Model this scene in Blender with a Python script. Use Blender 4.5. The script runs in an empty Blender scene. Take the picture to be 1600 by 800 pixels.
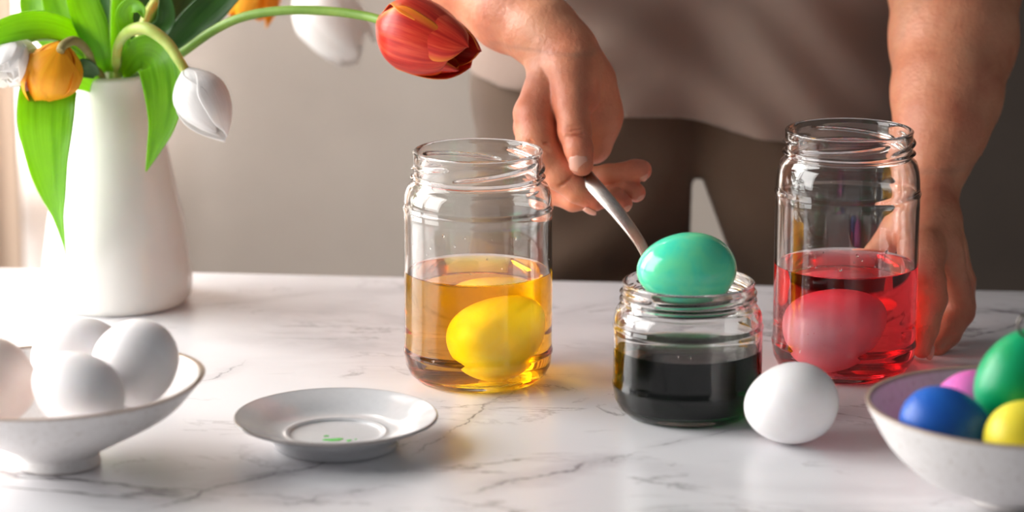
import bpy, bmesh, math, random
import numpy as np
from mathutils import Vector, Matrix
PI = math.pi
sc = bpy.context.scene

# ------------------------------------------------------------------ camera
CAM_Z, PITCH, F = 0.525, math.radians(13.0), 4600.0
cam = bpy.data.cameras.new('camera'); cam_o = bpy.data.objects.new('camera', cam)
sc.collection.objects.link(cam_o)
cam_o.location = (0, 0, CAM_Z); cam_o.rotation_euler = (PI/2 - PITCH, 0, 0)
cam.sensor_width = 36; cam.lens = 36*F/1600; cam.clip_start = 0.05; cam.clip_end = 50
cam.dof.use_dof = True; cam.dof.focus_distance = 1.95; cam.dof.aperture_fstop = 4.5
sc.camera = cam_o

# ------------------------------------------------------------------ world, lights, exposure
w = bpy.data.worlds.new('world'); sc.world = w; w.use_nodes = True
bg = w.node_tree.nodes['Background']; bg.inputs[0].default_value = (0.93, 0.96, 1.0, 1); bg.inputs[1].default_value = 0.13
def area(name, loc, target, sx, sy, power, col):
    l = bpy.data.lights.new(name, 'AREA'); l.shape = 'RECTANGLE'; l.size = sx; l.size_y = sy
    l.energy = power; l.color = col
    o = bpy.data.objects.new(name, l); sc.collection.objects.link(o); o.location = loc
    o.rotation_euler = (Vector(target)-Vector(loc)).to_track_quat('-Z', 'Y').to_euler()
    return o
area('window_light_left', (-1.35, 1.60, 0.62), (0.1, 1.95, 0.05), 0.75, 1.15, 20, (1.0, 0.98, 0.955))
area('window_light_left', (-1.35, 2.42, 0.62), (0.1, 2.05, 0.05), 0.75, 1.15, 30, (1.0, 0.98, 0.955))
area('window_light_back', (-0.96, 3.05, 0.55), (-0.93, 2.0, 0.3), 1.12, 1.3, 100, (1.0, 0.99, 0.98))
sc.view_settings.view_transform = 'Standard'; sc.view_settings.look = 'None'
sc.view_settings.gamma = 1; sc.view_settings.exposure = 0.28; sc.view_settings.use_curve_mapping = False
cy = sc.cycles
cy.max_bounces = 20; cy.transmission_bounces = 20; cy.transparent_max_bounces = 16
cy.glossy_bounces = 8; cy.diffuse_bounces = 5; cy.sample_clamp_indirect = 0; cy.blur_glossy = 0.0
cy.use_denoising = True

# ------------------------------------------------------------------ helpers
def P(px, py, Y):
    """world point at depth Y seen at photo pixel px,py (used to read sizes off the photo)"""
    a = (px-800)/F; b = (400-py)/F
    d = Vector((a, math.cos(PITCH)+b*math.sin(PITCH), -math.sin(PITCH)+b*math.cos(PITCH)))
    return Vector((0, 0, CAM_Z)) + d*(Y/d.y)
def S(px, Y): return px*Y*1.02/F
def lin(r, g, b):
    f = lambda c: (c/255/12.92) if c/255 <= 0.04045 else ((c/255+0.055)/1.055)**2.4
    return (f(r), f(g), f(b), 1)

def mat(name, col, rough=0.5, **kw):
    m = bpy.data.materials.new(name); m.use_nodes = True
    b = m.node_tree.nodes['Principled BSDF']
    b.inputs['Base Color'].default_value = col; b.inputs['Roughness'].default_value = rough
    for k, v in kw.items(): b.inputs[k.replace('_', ' ')].default_value = v
    return m
def N(m, t, **kw):
    n = m.node_tree.nodes.new(t)
    for k, v in kw.items():
        if k in n.inputs.keys(): n.inputs[k].default_value = v
        else: setattr(n, k, v)
    return n
def L(m, a, b): m.node_tree.links.new(a, b)
def bsdf(m): return m.node_tree.nodes['Principled BSDF']
def ramp(m, fac, stops):
    r = N(m, 'ShaderNodeValToRGB'); L(m, fac, r.inputs[0]); e = r.color_ramp.elements
    while len(e) < len(stops): e.new(0.5)
    for el, (p, c) in zip(e, stops): el.position = p; el.color = c
    return r
def noise(m, scale, detail=3, rough=0.5, dist=0, vec=None, coord='Object', mapscale=None):
    n = N(m, 'ShaderNodeTexNoise'); n.inputs['Scale'].default_value = scale; n.inputs['Detail'].default_value = detail
    n.inputs['Roughness'].default_value = rough; n.inputs['Distortion'].default_value = dist
    if vec is None:
        tc = N(m, 'ShaderNodeTexCoord'); vec = tc.outputs[coord]
        if mapscale:
            mp = N(m, 'ShaderNodeMapping'); mp.inputs['Scale'].default_value = mapscale; L(m, vec, mp.inputs[0]); vec = mp.outputs[0]
    L(m, vec, n.inputs['Vector']); return n
def bump(m, hsock, strength, dist):
    b = N(m, 'ShaderNodeBump'); b.inputs['Strength'].default_value = strength; b.inputs['Distance'].default_value = dist
    L(m, hsock, b.inputs['Height']); L(m, b.outputs[0], bsdf(m).inputs['Normal']); return b
def speckled(name, c0, c1, scale, rough=0.5, bumpy=0.0, **kw):
    m = mat(name, c0, rough, **kw); n = noise(m, scale, 4, 0.6)
    r = ramp(m, n.outputs['Fac'], [(0.35, c0), (0.65, c1)]); L(m, r.outputs[0], bsdf(m).inputs['Base Color'])
    if bumpy:
        n2 = noise(m, scale*6, 3, 0.6); bump(m, n2.outputs['Fac'], bumpy, 0.0006)
    return m

def link(name, me, m=None, parent=None, smooth=True):
    o = bpy.data.objects.new(name, me); sc.collection.objects.link(o)
    if m is not None: me.materials.append(m)
    if smooth:
        me.polygons.foreach_set('use_smooth', [True]*len(me.polygons))
    if parent: o.parent = parent
    return o
def mesh(name, verts, faces, m=None, parent=None, smooth=True, uvs=None):
    me = bpy.data.meshes.new(name); me.from_pydata([tuple(v) for v in verts], [], faces); me.update()
    if uvs is not None:
        ul = me.uv_layers.new(name='UVMap')
        li = np.zeros(len(me.loops), dtype=np.int32); me.loops.foreach_get('vertex_index', li)
        ul.data.foreach_set('uv', np.array(uvs, dtype=np.float32)[li].ravel())
    return link(name, me, m, parent, smooth)
def empty(name, loc, label, cat, group=None):
    o = bpy.data.objects.new(name, None); sc.collection.objects.link(o); o.location = loc
    o.empty_display_size = 0.02; tag(o, label, cat, group)
    bpy.context.view_layer.update(); return o
def tag(o, label=None, cat=None, group=None, kind=None):
    if label: o['label'] = label
    if cat: o['category'] = cat
    if group: o['group'] = group
    if kind: o['kind'] = kind
    return o
def lathe(name, prof, m, parent=None, seg=128, disp=None, loc=(0, 0, 0)):
    """prof: list of (r,z); closes at the axis when r==0"""
    vs, fs, idx = [], [], []
    for (r, z) in prof:
        if r <= 1e-6: idx.append([len(vs)]); vs.append((0, 0, z))
        else:
            row = []
            for k in range(seg):
                a = 2*PI*k/seg; rr, zz = (r, z) if disp is None else disp(r, z, a)
                row.append(len(vs)); vs.append((rr*math.cos(a), rr*math.sin(a), zz))
            idx.append(row)
    for q_, (A, B) in enumerate(zip(idx[:-1], idx[1:])):
        if prof[q_] == prof[q_+1]: continue      # a doubled ring is a sharp edge
        for k in range(seg):
            k2 = (k+1) % seg
            if len(A) == 1 and len(B) == 1: continue
            if len(A) == 1: fs.append((A[0], B[k2], B[k]))
            elif len(B) == 1: fs.append((A[k], A[k2], B[0]))
            else: fs.append((A[k], A[k2], B[k2], B[k]))
    o = mesh(name, vs, fs, m, parent); o.location = loc; return o
def smooth_prof(pts, n=6):
    """Catmull-Rom through profile points"""
    out = []
    p = [pts[0]]+list(pts)+[pts[-1]]
    for i in range(1, len(p)-2):
        for k in range(n):
            t = k/n; a, b, c, d = (np.array(q, float) for q in (p[i-1], p[i], p[i+1], p[i+2]))
            q = 0.5*((2*b)+(-a+c)*t+(2*a-5*b+4*c-d)*t*t+(-a+3*b-3*c+d)*t**3)
            out.append(tuple(q))
    out.append(tuple(pts[-1])); return out
def spline(pts, n=8):
    return [Vector(q) for q in smooth_prof([tuple(x) for x in pts], n)]
def box(name, lo, hi, m, parent=None, bev=0.0):
    bm = bmesh.new(); bmesh.ops.create_cube(bm, size=1)
    for v in bm.verts: v.co = Vector([(lo[i]+hi[i])/2 + v.co[i]*(hi[i]-lo[i]) for i in range(3)])
    if bev: bmesh.ops.bevel(bm, geom=bm.edges[:], offset=bev, segments=3, affect='EDGES')
    me = bpy.data.meshes.new(name); bm.to_mesh(me); bm.free()
    return link(name, me, m, parent, smooth=False)
def tube(name, pts, rad, m, parent=None, seg=16, n=8, cap=True):
    sp = spline(pts, n); R = [rad]*len(sp) if not isinstance(rad, (list, tuple)) else [q[0] for q in smooth_prof([(r, 0) for r in rad], n)]
    vs, fs = [], []; up = None
    for i, p in enumerate(sp):
        t = (sp[min(i+1, len(sp)-1)]-sp[max(i-1, 0)]).normalized()
        if up is None: up = t.orthogonal().normalized()
        up = (up - t*up.dot(t)).normalized(); s = t.cross(up)
        for k in range(seg):
            a = 2*PI*k/seg; vs.append(p+(up*math.cos(a)+s*math.sin(a))*R[i])
    for i in range(len(sp)-1):
        for k in range(seg):
            k2 = (k+1) % seg; fs.append((i*seg+k, i*seg+k2, (i+1)*seg+k2, (i+1)*seg+k))
    if cap:
        fs.append(tuple(range(seg))[::-1]); fs.append(tuple(range((len(sp)-1)*seg, len(sp)*seg)))
    return mesh(name, vs, fs, m, parent)

# ------------------------------------------------------------------ materials
# marble
marble = mat('white_marble', lin(222, 221, 223), 0.27)
tc = N(marble, 'ShaderNodeTexCoord')
def vein(scale, rot, warp, thin, seedoff):
    mp = N(marble, 'ShaderNodeMapping'); mp.inputs['Rotation'].default_value = (0, 0, rot); mp.inputs['Location'].default_value = seedoff
    mp.inputs['Scale'].default_value = (1, 2.3, 1)
    L(marble, tc.outputs['Object'], mp.inputs[0])
    n1 = noise(marble, scale, 9, 0.62, warp, vec=mp.outputs[0])
    s = N(marble, 'ShaderNodeMath', operation='SUBTRACT'); L(marble, n1.outputs['Fac'], s.inputs[0]); s.inputs[1].default_value = 0.5
    a = N(marble, 'ShaderNodeMath', operation='ABSOLUTE'); L(marble, s.outputs[0], a.inputs[0])
    r = N(marble, 'ShaderNodeMapRange'); L(marble, a.outputs[0], r.inputs[0]); r.inputs[1].default_value = 0; r.inputs[2].default_value = thin
    r.inputs[3].default_value = 1; r.inputs[4].default_value = 0
    msk = noise(marble, scale*1.1, 2, 0.5, 0.3, vec=mp.outputs[0])
    mo = N(marble, 'ShaderNodeMapRange'); L(marble, msk.outputs['Fac'], mo.inputs[0]); mo.inputs[1].default_value = 0.52; mo.inputs[2].default_value = 0.66
    p = N(marble, 'ShaderNodeMath', operation='MULTIPLY'); L(marble, r.outputs[0], p.inputs[0]); L(marble, mo.outputs[0], p.inputs[1])
    return p.outputs[0]
v1 = vein(3.4, 0.5, 1.0, 0.018, (3.1, 1.7, 0)); v2 = vein(6.5, 0.35, 0.9, 0.018, (7.3, 4.2, 0)); v3 = vein(2.2, 0.45, 0.5, 0.10, (1.2, 9.1, 0))
mx = marble.node_tree
def mixcol(m, fac, a, b, scale=1.0):
    n = N(m, 'ShaderNodeMix', data_type='RGBA'); 
    mm = N(m, 'ShaderNodeMath', operation='MULTIPLY'); L(m, fac, mm.inputs[0]); mm.inputs[1].default_value = scale
    L(m, mm.outputs[0], n.inputs[0])
    for s, i in ((a, 6), (b, 7)):
        if isinstance(s, tuple): n.inputs[i].default_value = s
        else: L(m, s, n.inputs[i])
    return n.outputs[2]
c = mixcol(marble, v3, lin(222, 221, 224), lin(168, 164, 170), 0.7)
c = mixcol(marble, v1, c, lin(92, 86, 90), 0.95)
c = mixcol(marble, v2, c, lin(140, 134, 138), 0.6)
def on_table(px, py):
    q = P(px, py, 1.0)-Vector((0, 0, CAM_Z)); q = q*(-CAM_Z/q.z)
    d = Vector((q.x-0.1, q.y-1.4)); a = math.atan(0.076/0.77)
    return Vector((d.x*math.cos(a)-d.y*math.sin(a), d.x*math.sin(a)+d.y*math.cos(a)))
def guided(p0, p1, wid, warp, seed):
    """one long vein of the slab between two places on it, broken and frayed by noise"""
    a, b = on_table(*p0), on_table(*p1); m_ = (a+b)/2; ang = math.atan2(b.y-a.y, b.x-a.x); half = (b-a).length/2
    mp = N(marble, 'ShaderNodeMapping'); mp.vector_type = 'TEXTURE'; mp.inputs['Location'].default_value = (m_.x, m_.y, 0); mp.inputs['Rotation'].default_value = (0, 0, ang)
    L(marble, tc.outputs['Object'], mp.inputs[0]); sp_ = N(marble, 'ShaderNodeSeparateXYZ'); L(marble, mp.outputs[0], sp_.inputs[0])
    mp2 = N(marble, 'ShaderNodeMapping'); mp2.inputs['Location'].default_value = (seed, seed*1.7, 0); L(marble, mp.outputs[0], mp2.inputs[0])
    n1 = noise(marble, 11, 8, 0.68, 0.3, vec=mp2.outputs[0])
    def mth(op, x, y, z=None):
        k = N(marble, 'ShaderNodeMath', operation=op)
        for q, i_ in ((x, 0), (y, 1), (z, 2)):
            if q is None: continue
            if isinstance(q, (int, float)): k.inputs[i_].default_value = q
            else: L(marble, q, k.inputs[i_])
        return k.outputs[0]
    y = mth('MULTIPLY_ADD', mth('SUBTRACT', n1.outputs['Fac'], 0.5), warp, sp_.outputs[1])
    n2 = noise(marble, 16, 4, 0.6, 0, vec=mp2.outputs[0])
    wv = mth('MULTIPLY', mth('POWER', n2.outputs['Fac'], 2.0), wid*4)
    core = mth('SUBTRACT', 1.0, mth('DIVIDE', mth('ABSOLUTE', y, None), wv)); core = mth('MAXIMUM', core, 0.0)
    soft = mth('MAXIMUM', mth('SUBTRACT', 1.0, mth('DIVIDE', mth('ABSOLUTE', y, None), wid*9)), 0.0)
    ends = mth('MINIMUM', mth('MULTIPLY', mth('MAXIMUM', mth('SUBTRACT', half, mth('ABSOLUTE', sp_.outputs[0], None)), 0.0), 1/(half*0.5)), 1.0)
    n3 = noise(marble, 30, 3, 0.6, 0, vec=mp2.outputs[0])
    gap = N(marble, 'ShaderNodeMapRange'); L(marble, n3.outputs['Fac'], gap.inputs[0]); gap.inputs[1].default_value = 0.36; gap.inputs[2].default_value = 0.58
    return mth('MULTIPLY', mth('MULTIPLY', core, gap.outputs[0]), ends), mth('MULTIPLY', soft, ends)
for p0, p1, wid, warp, st, sd in (((180, 800), (720, 672), 0.0022, 0.07, 0.95, 1.0), ((640, 720), (830, 590), 0.0014, 0.05, 0.8, 2.3), ((720, 775), (1010, 705), 0.0018, 0.06, 0.8, 3.1),
                              ((360, 790), (640, 760), 0.0020, 0.08, 0.7, 4.4), ((210, 640), (390, 560), 0.0012, 0.06, 0.5, 5.2), ((1000, 705), (1180, 665), 0.0010, 0.04, 0.45, 6.6),
                              ((1420, 545), (1640, 500), 0.0032, 0.08, 0.7, 7.7), ((1390, 500), (1650, 478), 0.0030, 0.08, 0.6, 8.1), ((850, 490), (1010, 468), 0.0020, 0.06, 0.4, 9.4), ((300, 480), (520, 455), 0.0016, 0.05, 0.35, 9.9)):
    core, soft = guided(p0, p1, wid, warp, sd)
    c = mixcol(marble, soft, c, lin(170, 166, 172), st*0.6)
    c = mixcol(marble, core, c, lin(62, 56, 60), st)
L(marble, c, bsdf(marble).inputs['Base Color'])

wall_m = speckled('painted_plaster', lin(194, 184, 174), lin(188, 178, 168), 9, 0.9)
dark_m = speckled('dark_brown_paint', lin(78, 67, 59), lin(70, 60, 53), 5, 0.8)
floor_m = speckled('floor_boards', lin(120, 98, 80), lin(104, 84, 70), 4, 0.6)
white_wood = mat('white_paint', lin(225, 222, 218), 0.5)
def glassm(name, tint=(1, 1, 1, 1)):
    return mat(name, tint, 0.0, Transmission_Weight=1.0, IOR=1.48)
glass = glassm('clear_glass', (0.99, 1.0, 0.995, 1))
def liquid(name, col, dens):
    """water: IOR 1.33 where it meets air (attribute top), 1.33/1.48 where it wets the glass"""
    m = bpy.data.materials.new(name); m.use_nodes = True; nt = m.node_tree; nt.nodes.remove(bsdf(m))
    g = N(m, 'ShaderNodeBsdfGlass'); g.inputs['Roughness'].default_value = 0
    a = N(m, 'ShaderNodeAttribute', attribute_name='top'); mr = N(m, 'ShaderNodeMapRange')
    L(m, a.outputs['Fac'], mr.inputs[0]); mr.inputs[3].default_value = 1.333/1.48; mr.inputs[4].default_value = 1.333
    L(m, mr.outputs[0], g.inputs['IOR'])
    v = N(m, 'ShaderNodeVolumeAbsorption'); v.inputs['Color'].default_value = col; v.inputs['Density'].default_value = dens
    out = nt.nodes['Material Output']; L(m, g.outputs[0], out.inputs['Surface']); L(m, v.outputs[0], out.inputs['Volume']); return m
yellow_liq = liquid('yellow_dye_water', (0.998, 0.88, 0.0, 1), 84)
red_liq = liquid('red_dye_water', (0.98, 0.0, 0.08, 1), 52)
green_liq = liquid('green_dye_water', (0.0, 0.55, 0.25, 1), 160)

def eggm(name, a, b, rough=0.42, spec=0.4, blot=0):
    m = mat(name, a, rough, Subsurface_Weight=0.15, Subsurface_Radius=(0.012, 0.007, 0.004), Subsurface_Scale=0.5)
    m.node_tree.nodes['Principled BSDF'].inputs['Specular IOR Level'].default_value = spec
    n = noise(m, 45, 5, 0.6, 0.6); r = ramp(m, n.outputs['Fac'], [(0.38, a), (0.66, b)])
    col = r.outputs[0]
    if blot:
        n3 = noise(m, 420, 3, 0.6); r3 = ramp(m, n3.outputs['Fac'], [(0.66, (0, 0, 0, 1)), (0.74, (1, 1, 1, 1))])
        n4 = noise(m, 40, 2); r4 = ramp(m, n4.outputs['Fac'], [(0.5, (0, 0, 0, 1)), (0.6, (1, 1, 1, 1))])
        mu = N(m, 'ShaderNodeMath', operation='MULTIPLY'); L(m, r3.outputs[0], mu.inputs[0]); L(m, r4.outputs[0], mu.inputs[1])
        col = mixcol(m, mu.outputs[0], col, blot, 0.8)
    L(m, col, bsdf(m).inputs['Base Color'])
    n2 = noise(m, 900, 2, 0.5); bump(m, n2.outputs['Fac'], 0.12, 0.0003)
    return m
white_egg = eggm('white_eggshell', lin(240, 237, 238), lin(236, 232, 232))
blush_egg = eggm('blush_eggshell', lin(244, 226, 216), lin(240, 218, 208))
green_egg_wet = eggm('mint_dyed_wet_eggshell', lin(108, 228, 170), lin(72, 220, 182), 0.14, 0.6)
yellow_egg_m = eggm('yellow_dyed_eggshell', lin(250, 236, 120), lin(252, 232, 80), 0.3)
pink_egg_m = eggm('pink_dyed_eggshell', lin(255, 196, 212), lin(255, 210, 222), 0.3, 0.4, lin(220, 30, 70))
blue_egg_m = eggm('blue_dyed_eggshell', lin(30, 104, 200), lin(24, 92, 190), 0.42)
magenta_egg_m = eggm('pink_orchid_eggshell', lin(236, 120, 200), lin(230, 108, 192), 0.45)
green_egg_m = eggm('green_dyed_eggshell', lin(0, 170, 112), lin(0, 160, 96), 0.38)
lemon_egg_m = eggm('lemon_dyed_eggshell', lin(246, 230, 70), lin(244, 224, 54), 0.45)

def stoneware():
    m = mat('speckled_stoneware', lin(222, 218, 216), 0.36)
    n = noise(m, 260, 4, 0.7); r = ramp(m, n.outputs['Fac'], [(0.30, lin(196, 188, 182)), (0.42, lin(220, 216, 214)), (0.7, lin(226, 223, 222))])
    g = N(m, 'ShaderNodeAttribute', attribute_name='rim')
    c = mixcol(m, g.outputs['Fac'], r.outputs[0], lin(150, 122, 98), 0.85)
    L(m, c, bsdf(m).inputs['Base Color'])
    n2 = noise(m, 40, 3); bump(m, n2.outputs['Fac'], 0.15, 0.001); return m
stone = stoneware()
saucer_m = mat('grey_glazed_stoneware', lin(196, 196, 198), 0.13)
g = N(saucer_m, 'ShaderNodeAttribute', attribute_name='rim'); n = noise(saucer_m, 200, 3, 0.6)
r_ = ramp(saucer_m, n.outputs['Fac'], [(0.35, lin(197, 197, 199)), (0.6, lin(200, 200, 202))])
L(saucer_m, mixcol(saucer_m, g.outputs['Fac'], r_.outputs[0], lin(140, 126, 116), 0.7), bsdf(saucer_m).inputs['Base Color'])
porcelain = speckled('white_porcelain', lin(240, 238, 232), lin(236, 234, 228), 12, 0.18, 0, Coat_Weight=0.3, Coat_Roughness=0.08)
green_paint = mat('green_dye', lin(96, 205, 90), 0.2)
steel = mat('brushed_steel', lin(176, 170, 164), 0.24, Metallic=1.0)
n = noise(steel, 60, 4, 0.6, mapscale=(1, 1, 30)); bump(steel, n.outputs['Fac'], 0.08, 0.0004)

dark_steel = mat('dark_steel_wire', lin(110, 104, 98), 0.3, Metallic=1.0)
def skin_mat():
    m = mat('skin', lin(222, 160, 130), 0.42, Subsurface_Weight=0.22, Subsurface_Radius=(0.010, 0.0035, 0.0015), Subsurface_Scale=0.6)
    n = noise(m, 22, 4, 0.6, 0.3)
    r = ramp(m, n.outputs['Fac'], [(0.30, lin(198, 116, 86)), (0.5, lin(214, 140, 106)), (0.72, lin(226, 160, 124))])
    # freckles
    n3 = noise(m, 260, 2, 0.5); r3 = ramp(m, n3.outputs['Fac'], [(0.66, (0, 0, 0, 1)), (0.76, (1, 1, 1, 1))])
    g = N(m, 'ShaderNodeAttribute', attribute_name='flush')
    c = mixcol(m, r3.outputs[0], r.outputs[0], lin(184, 116, 88), 0.35)
    c = mixcol(m, g.outputs['Fac'], c, lin(214, 112, 96), 0.75)
    L(m, c, bsdf(m).inputs['Base Color'])
    n2 = noise(m, 380, 5, 0.65); n4 = noise(m, 90, 3, 0.6)
    ad = N(m, 'ShaderNodeMath', operation='MULTIPLY_ADD'); L(m, n4.outputs['Fac'], ad.inputs[0]); ad.inputs[1].default_value = 2.0; L(m, n2.outputs['Fac'], ad.inputs[2])
    bump(m, ad.outputs[0], 0.5, 0.0009); return m
skin = skin_mat()
nail_m = mat('fingernail', lin(232, 172, 152), 0.22, Subsurface_Weight=0.1)
def cloth(name, a, b, sc_=700):
    m = mat(name, a, 0.92, Sheen_Weight=0.2); n = noise(m, 10, 4, 0.6); r = ramp(m, n.outputs['Fac'], [(0.3, a), (0.7, b)])
    L(m, r.outputs[0], bsdf(m).inputs['Base Color']); n2 = noise(m, sc_, 2, 0.5); bump(m, n2.outputs['Fac'], 0.25, 0.0006); return m
shirt_m = cloth('taupe_jersey', lin(146, 126, 114), lin(138, 118, 107))
trouser_m = cloth('brown_cotton_twill', lin(94, 74, 58), lin(86, 67, 52))

def translucent(name, colnode_fn, mix=0.4, rough=0.45, bmp=0.2, tcol=None):
    m = bpy.data.materials.new(name); m.use_nodes = True; b = bsdf(m); b.inputs['Roughness'].default_value = rough
    colsock = colnode_fn(m); L(m, colsock, b.inputs['Base Color'])
    t = N(m, 'ShaderNodeBsdfTranslucent'); 
    if tcol: t.inputs[0].default_value = tcol
    else: L(m, colsock, t.inputs[0])
    mxs = N(m, 'ShaderNodeMixShader'); mxs.inputs[0].default_value = mix
    L(m, b.outputs[0], mxs.inputs[1]); L(m, t.outputs[0], mxs.inputs[2]); L(m, mxs.outputs[0], m.node_tree.nodes['Material Output'].inputs[0])
    n = noise(m, 1.0, 3, 0.5, 0, coord='UV', mapscale=(26, 1.6, 1)); bump(m, n.outputs['Fac'], bmp, 0.001)
    return m
def streaks(stops, sx=14, sy=1.2, dist=0.2):
    def f(m):
        n = noise(m, 1.0, 4, 0.55, dist, coord='UV', mapscale=(sx, sy, 1)); return ramp(m, n.outputs['Fac'], stops).outputs[0]
    return f
def red_fn(m):
    base = streaks([(0.3, lin(184, 28, 24)), (0.5, lin(216, 52, 34)), (0.7, lin(238, 96, 60))])(m)
    tcn = N(m, 'ShaderNodeTexCoord'); sep = N(m, 'ShaderNodeSeparateXYZ'); L(m, tcn.outputs['UV'], sep.inputs[0])
    a = N(m, 'ShaderNodeMath', operation='SUBTRACT'); L(m, sep.outputs[0], a.inputs[0]); a.inputs[1].default_value = 0.5
    ab = N(m, 'ShaderNodeMath', operation='ABSOLUTE'); L(m, a.outputs[0], ab.inputs[0])
    mr = N(m, 'ShaderNodeMapRange'); L(m, ab.outputs[0], mr.inputs[0]); mr.inputs[1].default_value = 0.38; mr.inputs[2].default_value = 0.49
    return mixcol(m, mr.outputs[0], base, lin(250, 150, 40), 0.85)
petal_white = translucent('white_petal', streaks([(0.3, lin(242, 240, 238)), (0.7, lin(252, 251, 250))]), 0.45, 0.4, 0.35)
petal_yellow = translucent('yellow_petal', streaks([(0.3, lin(250, 172, 18)), (0.7, lin(255, 196, 40))]), 0.35)
petal_red = translucent('red_orange_petal', red_fn, 0.25, 0.32)
leaf_m = translucent('tulip_leaf', streaks([(0.3, lin(66, 126, 24)), (0.5, lin(104, 166, 34)), (0.72, lin(136, 190, 52))], 18, 0.7), 0.5, 0.38, 0.3, lin(190, 235, 20))
leaf_dark = translucent('tulip_leaf_dark', streaks([(0.3, lin(34, 74, 30)), (0.7, lin(66, 112, 46))], 18, 0.7), 0.25, 0.42, 0.3, lin(90, 150, 20))
stem_m = speckled('pale_green_stem', lin(176, 190, 104), lin(152, 172, 78), 60, 0.45, 0, Subsurface_Weight=0.2, Subsurface_Scale=0.1)
stem_green = speckled('green_stem', lin(126, 160, 62), lin(108, 146, 50), 60, 0.45, 0)
stem_brown = speckled('olive_stem', lin(130, 110, 62), lin(150, 140, 90), 60, 0.5, 0)
def curt(name, c1, mix):
    m = mat(name, c1, 0.9); t = N(m, 'ShaderNodeBsdfTranslucent'); t.inputs[0].default_value = c1
    n = noise(m, 600, 2, 0.5); bump(m, n.outputs['Fac'], 0.2, 0.0006)
    s = N(m, 'ShaderNodeMixShader'); s.inputs[0].default_value = mix
    L(m, bsdf(m).outputs[0], s.inputs[1]); L(m, t.outputs[0], s.inputs[2]); L(m, s.outputs[0], m.node_tree.nodes['Material Output'].inputs[0]); return m
curtain_white = curt('white_voile', lin(250, 247, 245), 0.5)
curtain_beige = curt('beige_linen', lin(206, 184, 164), 0.35)

# ------------------------------------------------------------------ setting
WY = 2.98
def struct(o): o['kind'] = 'structure'; return o
struct(box('wall_back', (-0.40, WY, -0.95), (3.2, WY+0.1, 2.2), wall_m))
struct(box('wall_back_2', (-3.0, WY, 1.35), (-0.40, WY+0.1, 2.2), wall_m)).name = 'wall_back_top'
struct(box('wall_right', (0.30, WY-0.10, -0.95), (3.2, WY-0.001, 2.2), dark_m))
struct(box('floor', (-3.0, -1.0, -1.0), (3.2, WY+0.2, -0.95), floor_m))
# window behind the curtains
wf = bpy.data.objects.new('window_1', None); sc.collection.objects.link(wf); wf['kind'] = 'structure'
for lo, hi in (((-1.6, WY-0.02, -0.10), (-1.54, WY+0.06, 1.3)), ((-0.418, WY-0.02, -0.10), (-0.40, WY+0.06, 1.3)),
               ((-1.54, WY-0.02, 1.24), (-0.418, WY+0.06, 1.3)), ((-1.54, WY-0.02, -0.10), (-0.418, WY+0.06, -0.04))):
    box('window_frame', lo, hi, white_wood, wf, 0.004)
def curtain(name, x0, x1, y, amp, waves, m, z0=-0.9, z1=1.3, seed=1):
    rnd = random.Random(seed); ph = [rnd.uniform(0, 6) for _ in range(4)]
    vs, fs = [], []; nx, nz = 120, 24
    for j in range(nz+1):
        v = j/nz
        for i in range(nx+1):
            u = i/nx; x = x0+(x1-x0)*u; a = amp*(1-0.35*v)
            yy = y + a*math.sin(u*waves*2*PI+ph[0]+0.5*math.sin(3*v+ph[1])) + 0.4*a*math.sin(u*waves*3.7*PI+ph[2])
            vs.append((x+0.3*a*math.cos(u*waves*2*PI+ph[3]), yy, z0+(z1-z0)*v))
    for j in range(nz):
        for i in range(nx):
            a = j*(nx+1)+i; fs.append((a, a+1, a+nx+2, a+nx+1))
    o = mesh(name, vs, fs, m); s = o.modifiers.new('thick', 'SOLIDIFY'); s.thickness = 0.0012; return o
tag(curtain('curtain', -1.55, -0.368, 2.915, 0.016, 9, curtain_white, seed=3), 'sheer white curtain hanging behind the white vase', 'curtain')
tag(curtain('curtain', -1.1, -0.487, 2.84, 0.022, 6, curtain_beige, seed=5), 'beige linen curtain at the left edge behind the white vase', 'curtain')

# table: slab turned slightly
tt = empty('dining_table', (0.1, 1.4, -0.92), 'table with a white marble top veined in grey, carrying jars, bowls and vase', 'table')
rz = -math.atan(0.076/0.77)
tt.rotation_euler = (0, 0, rz); bpy.context.view_layer.update()
slab = box('tabletop', (-1.15, -0.75, 0.89), (1.25, 0.783, 0.92), marble, tt, 0.004)
for sx in (-1.05, 1.15):
    for sy in (-0.65, 0.68): box('leg', (sx-0.03, sy-0.03, 0), (sx+0.03, sy+0.03, 0.889), dark_m, tt, 0.004)
box('apron', (-1.02, 0.66, 0.80), (1.12, 0.68, 0.889), dark_m, tt)

# ------------------------------------------------------------------ eggs
def egg(name, c, axis, Ln, Wd, m, label, group=None, k=0.13):
    prof = []
    nseg = 40
    for i in range(nseg+1):
        th = PI*i/nseg; r = Wd/2*math.sin(th)*(1-k*math.cos(th)*-1*-1 if False else 1 - k*math.cos(th)); prof.append((max(r, 0) if 0 < i < nseg else 0, Ln/2*math.cos(th)))
    prof = prof[::-1]
    o = lathe(name, prof, m, None, 56)
    o.rotation_euler = Vector(axis).to_track_quat('Z', 'Y').to_euler(); o.location = c
    tag(o, label, 'egg', group); return o

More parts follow.
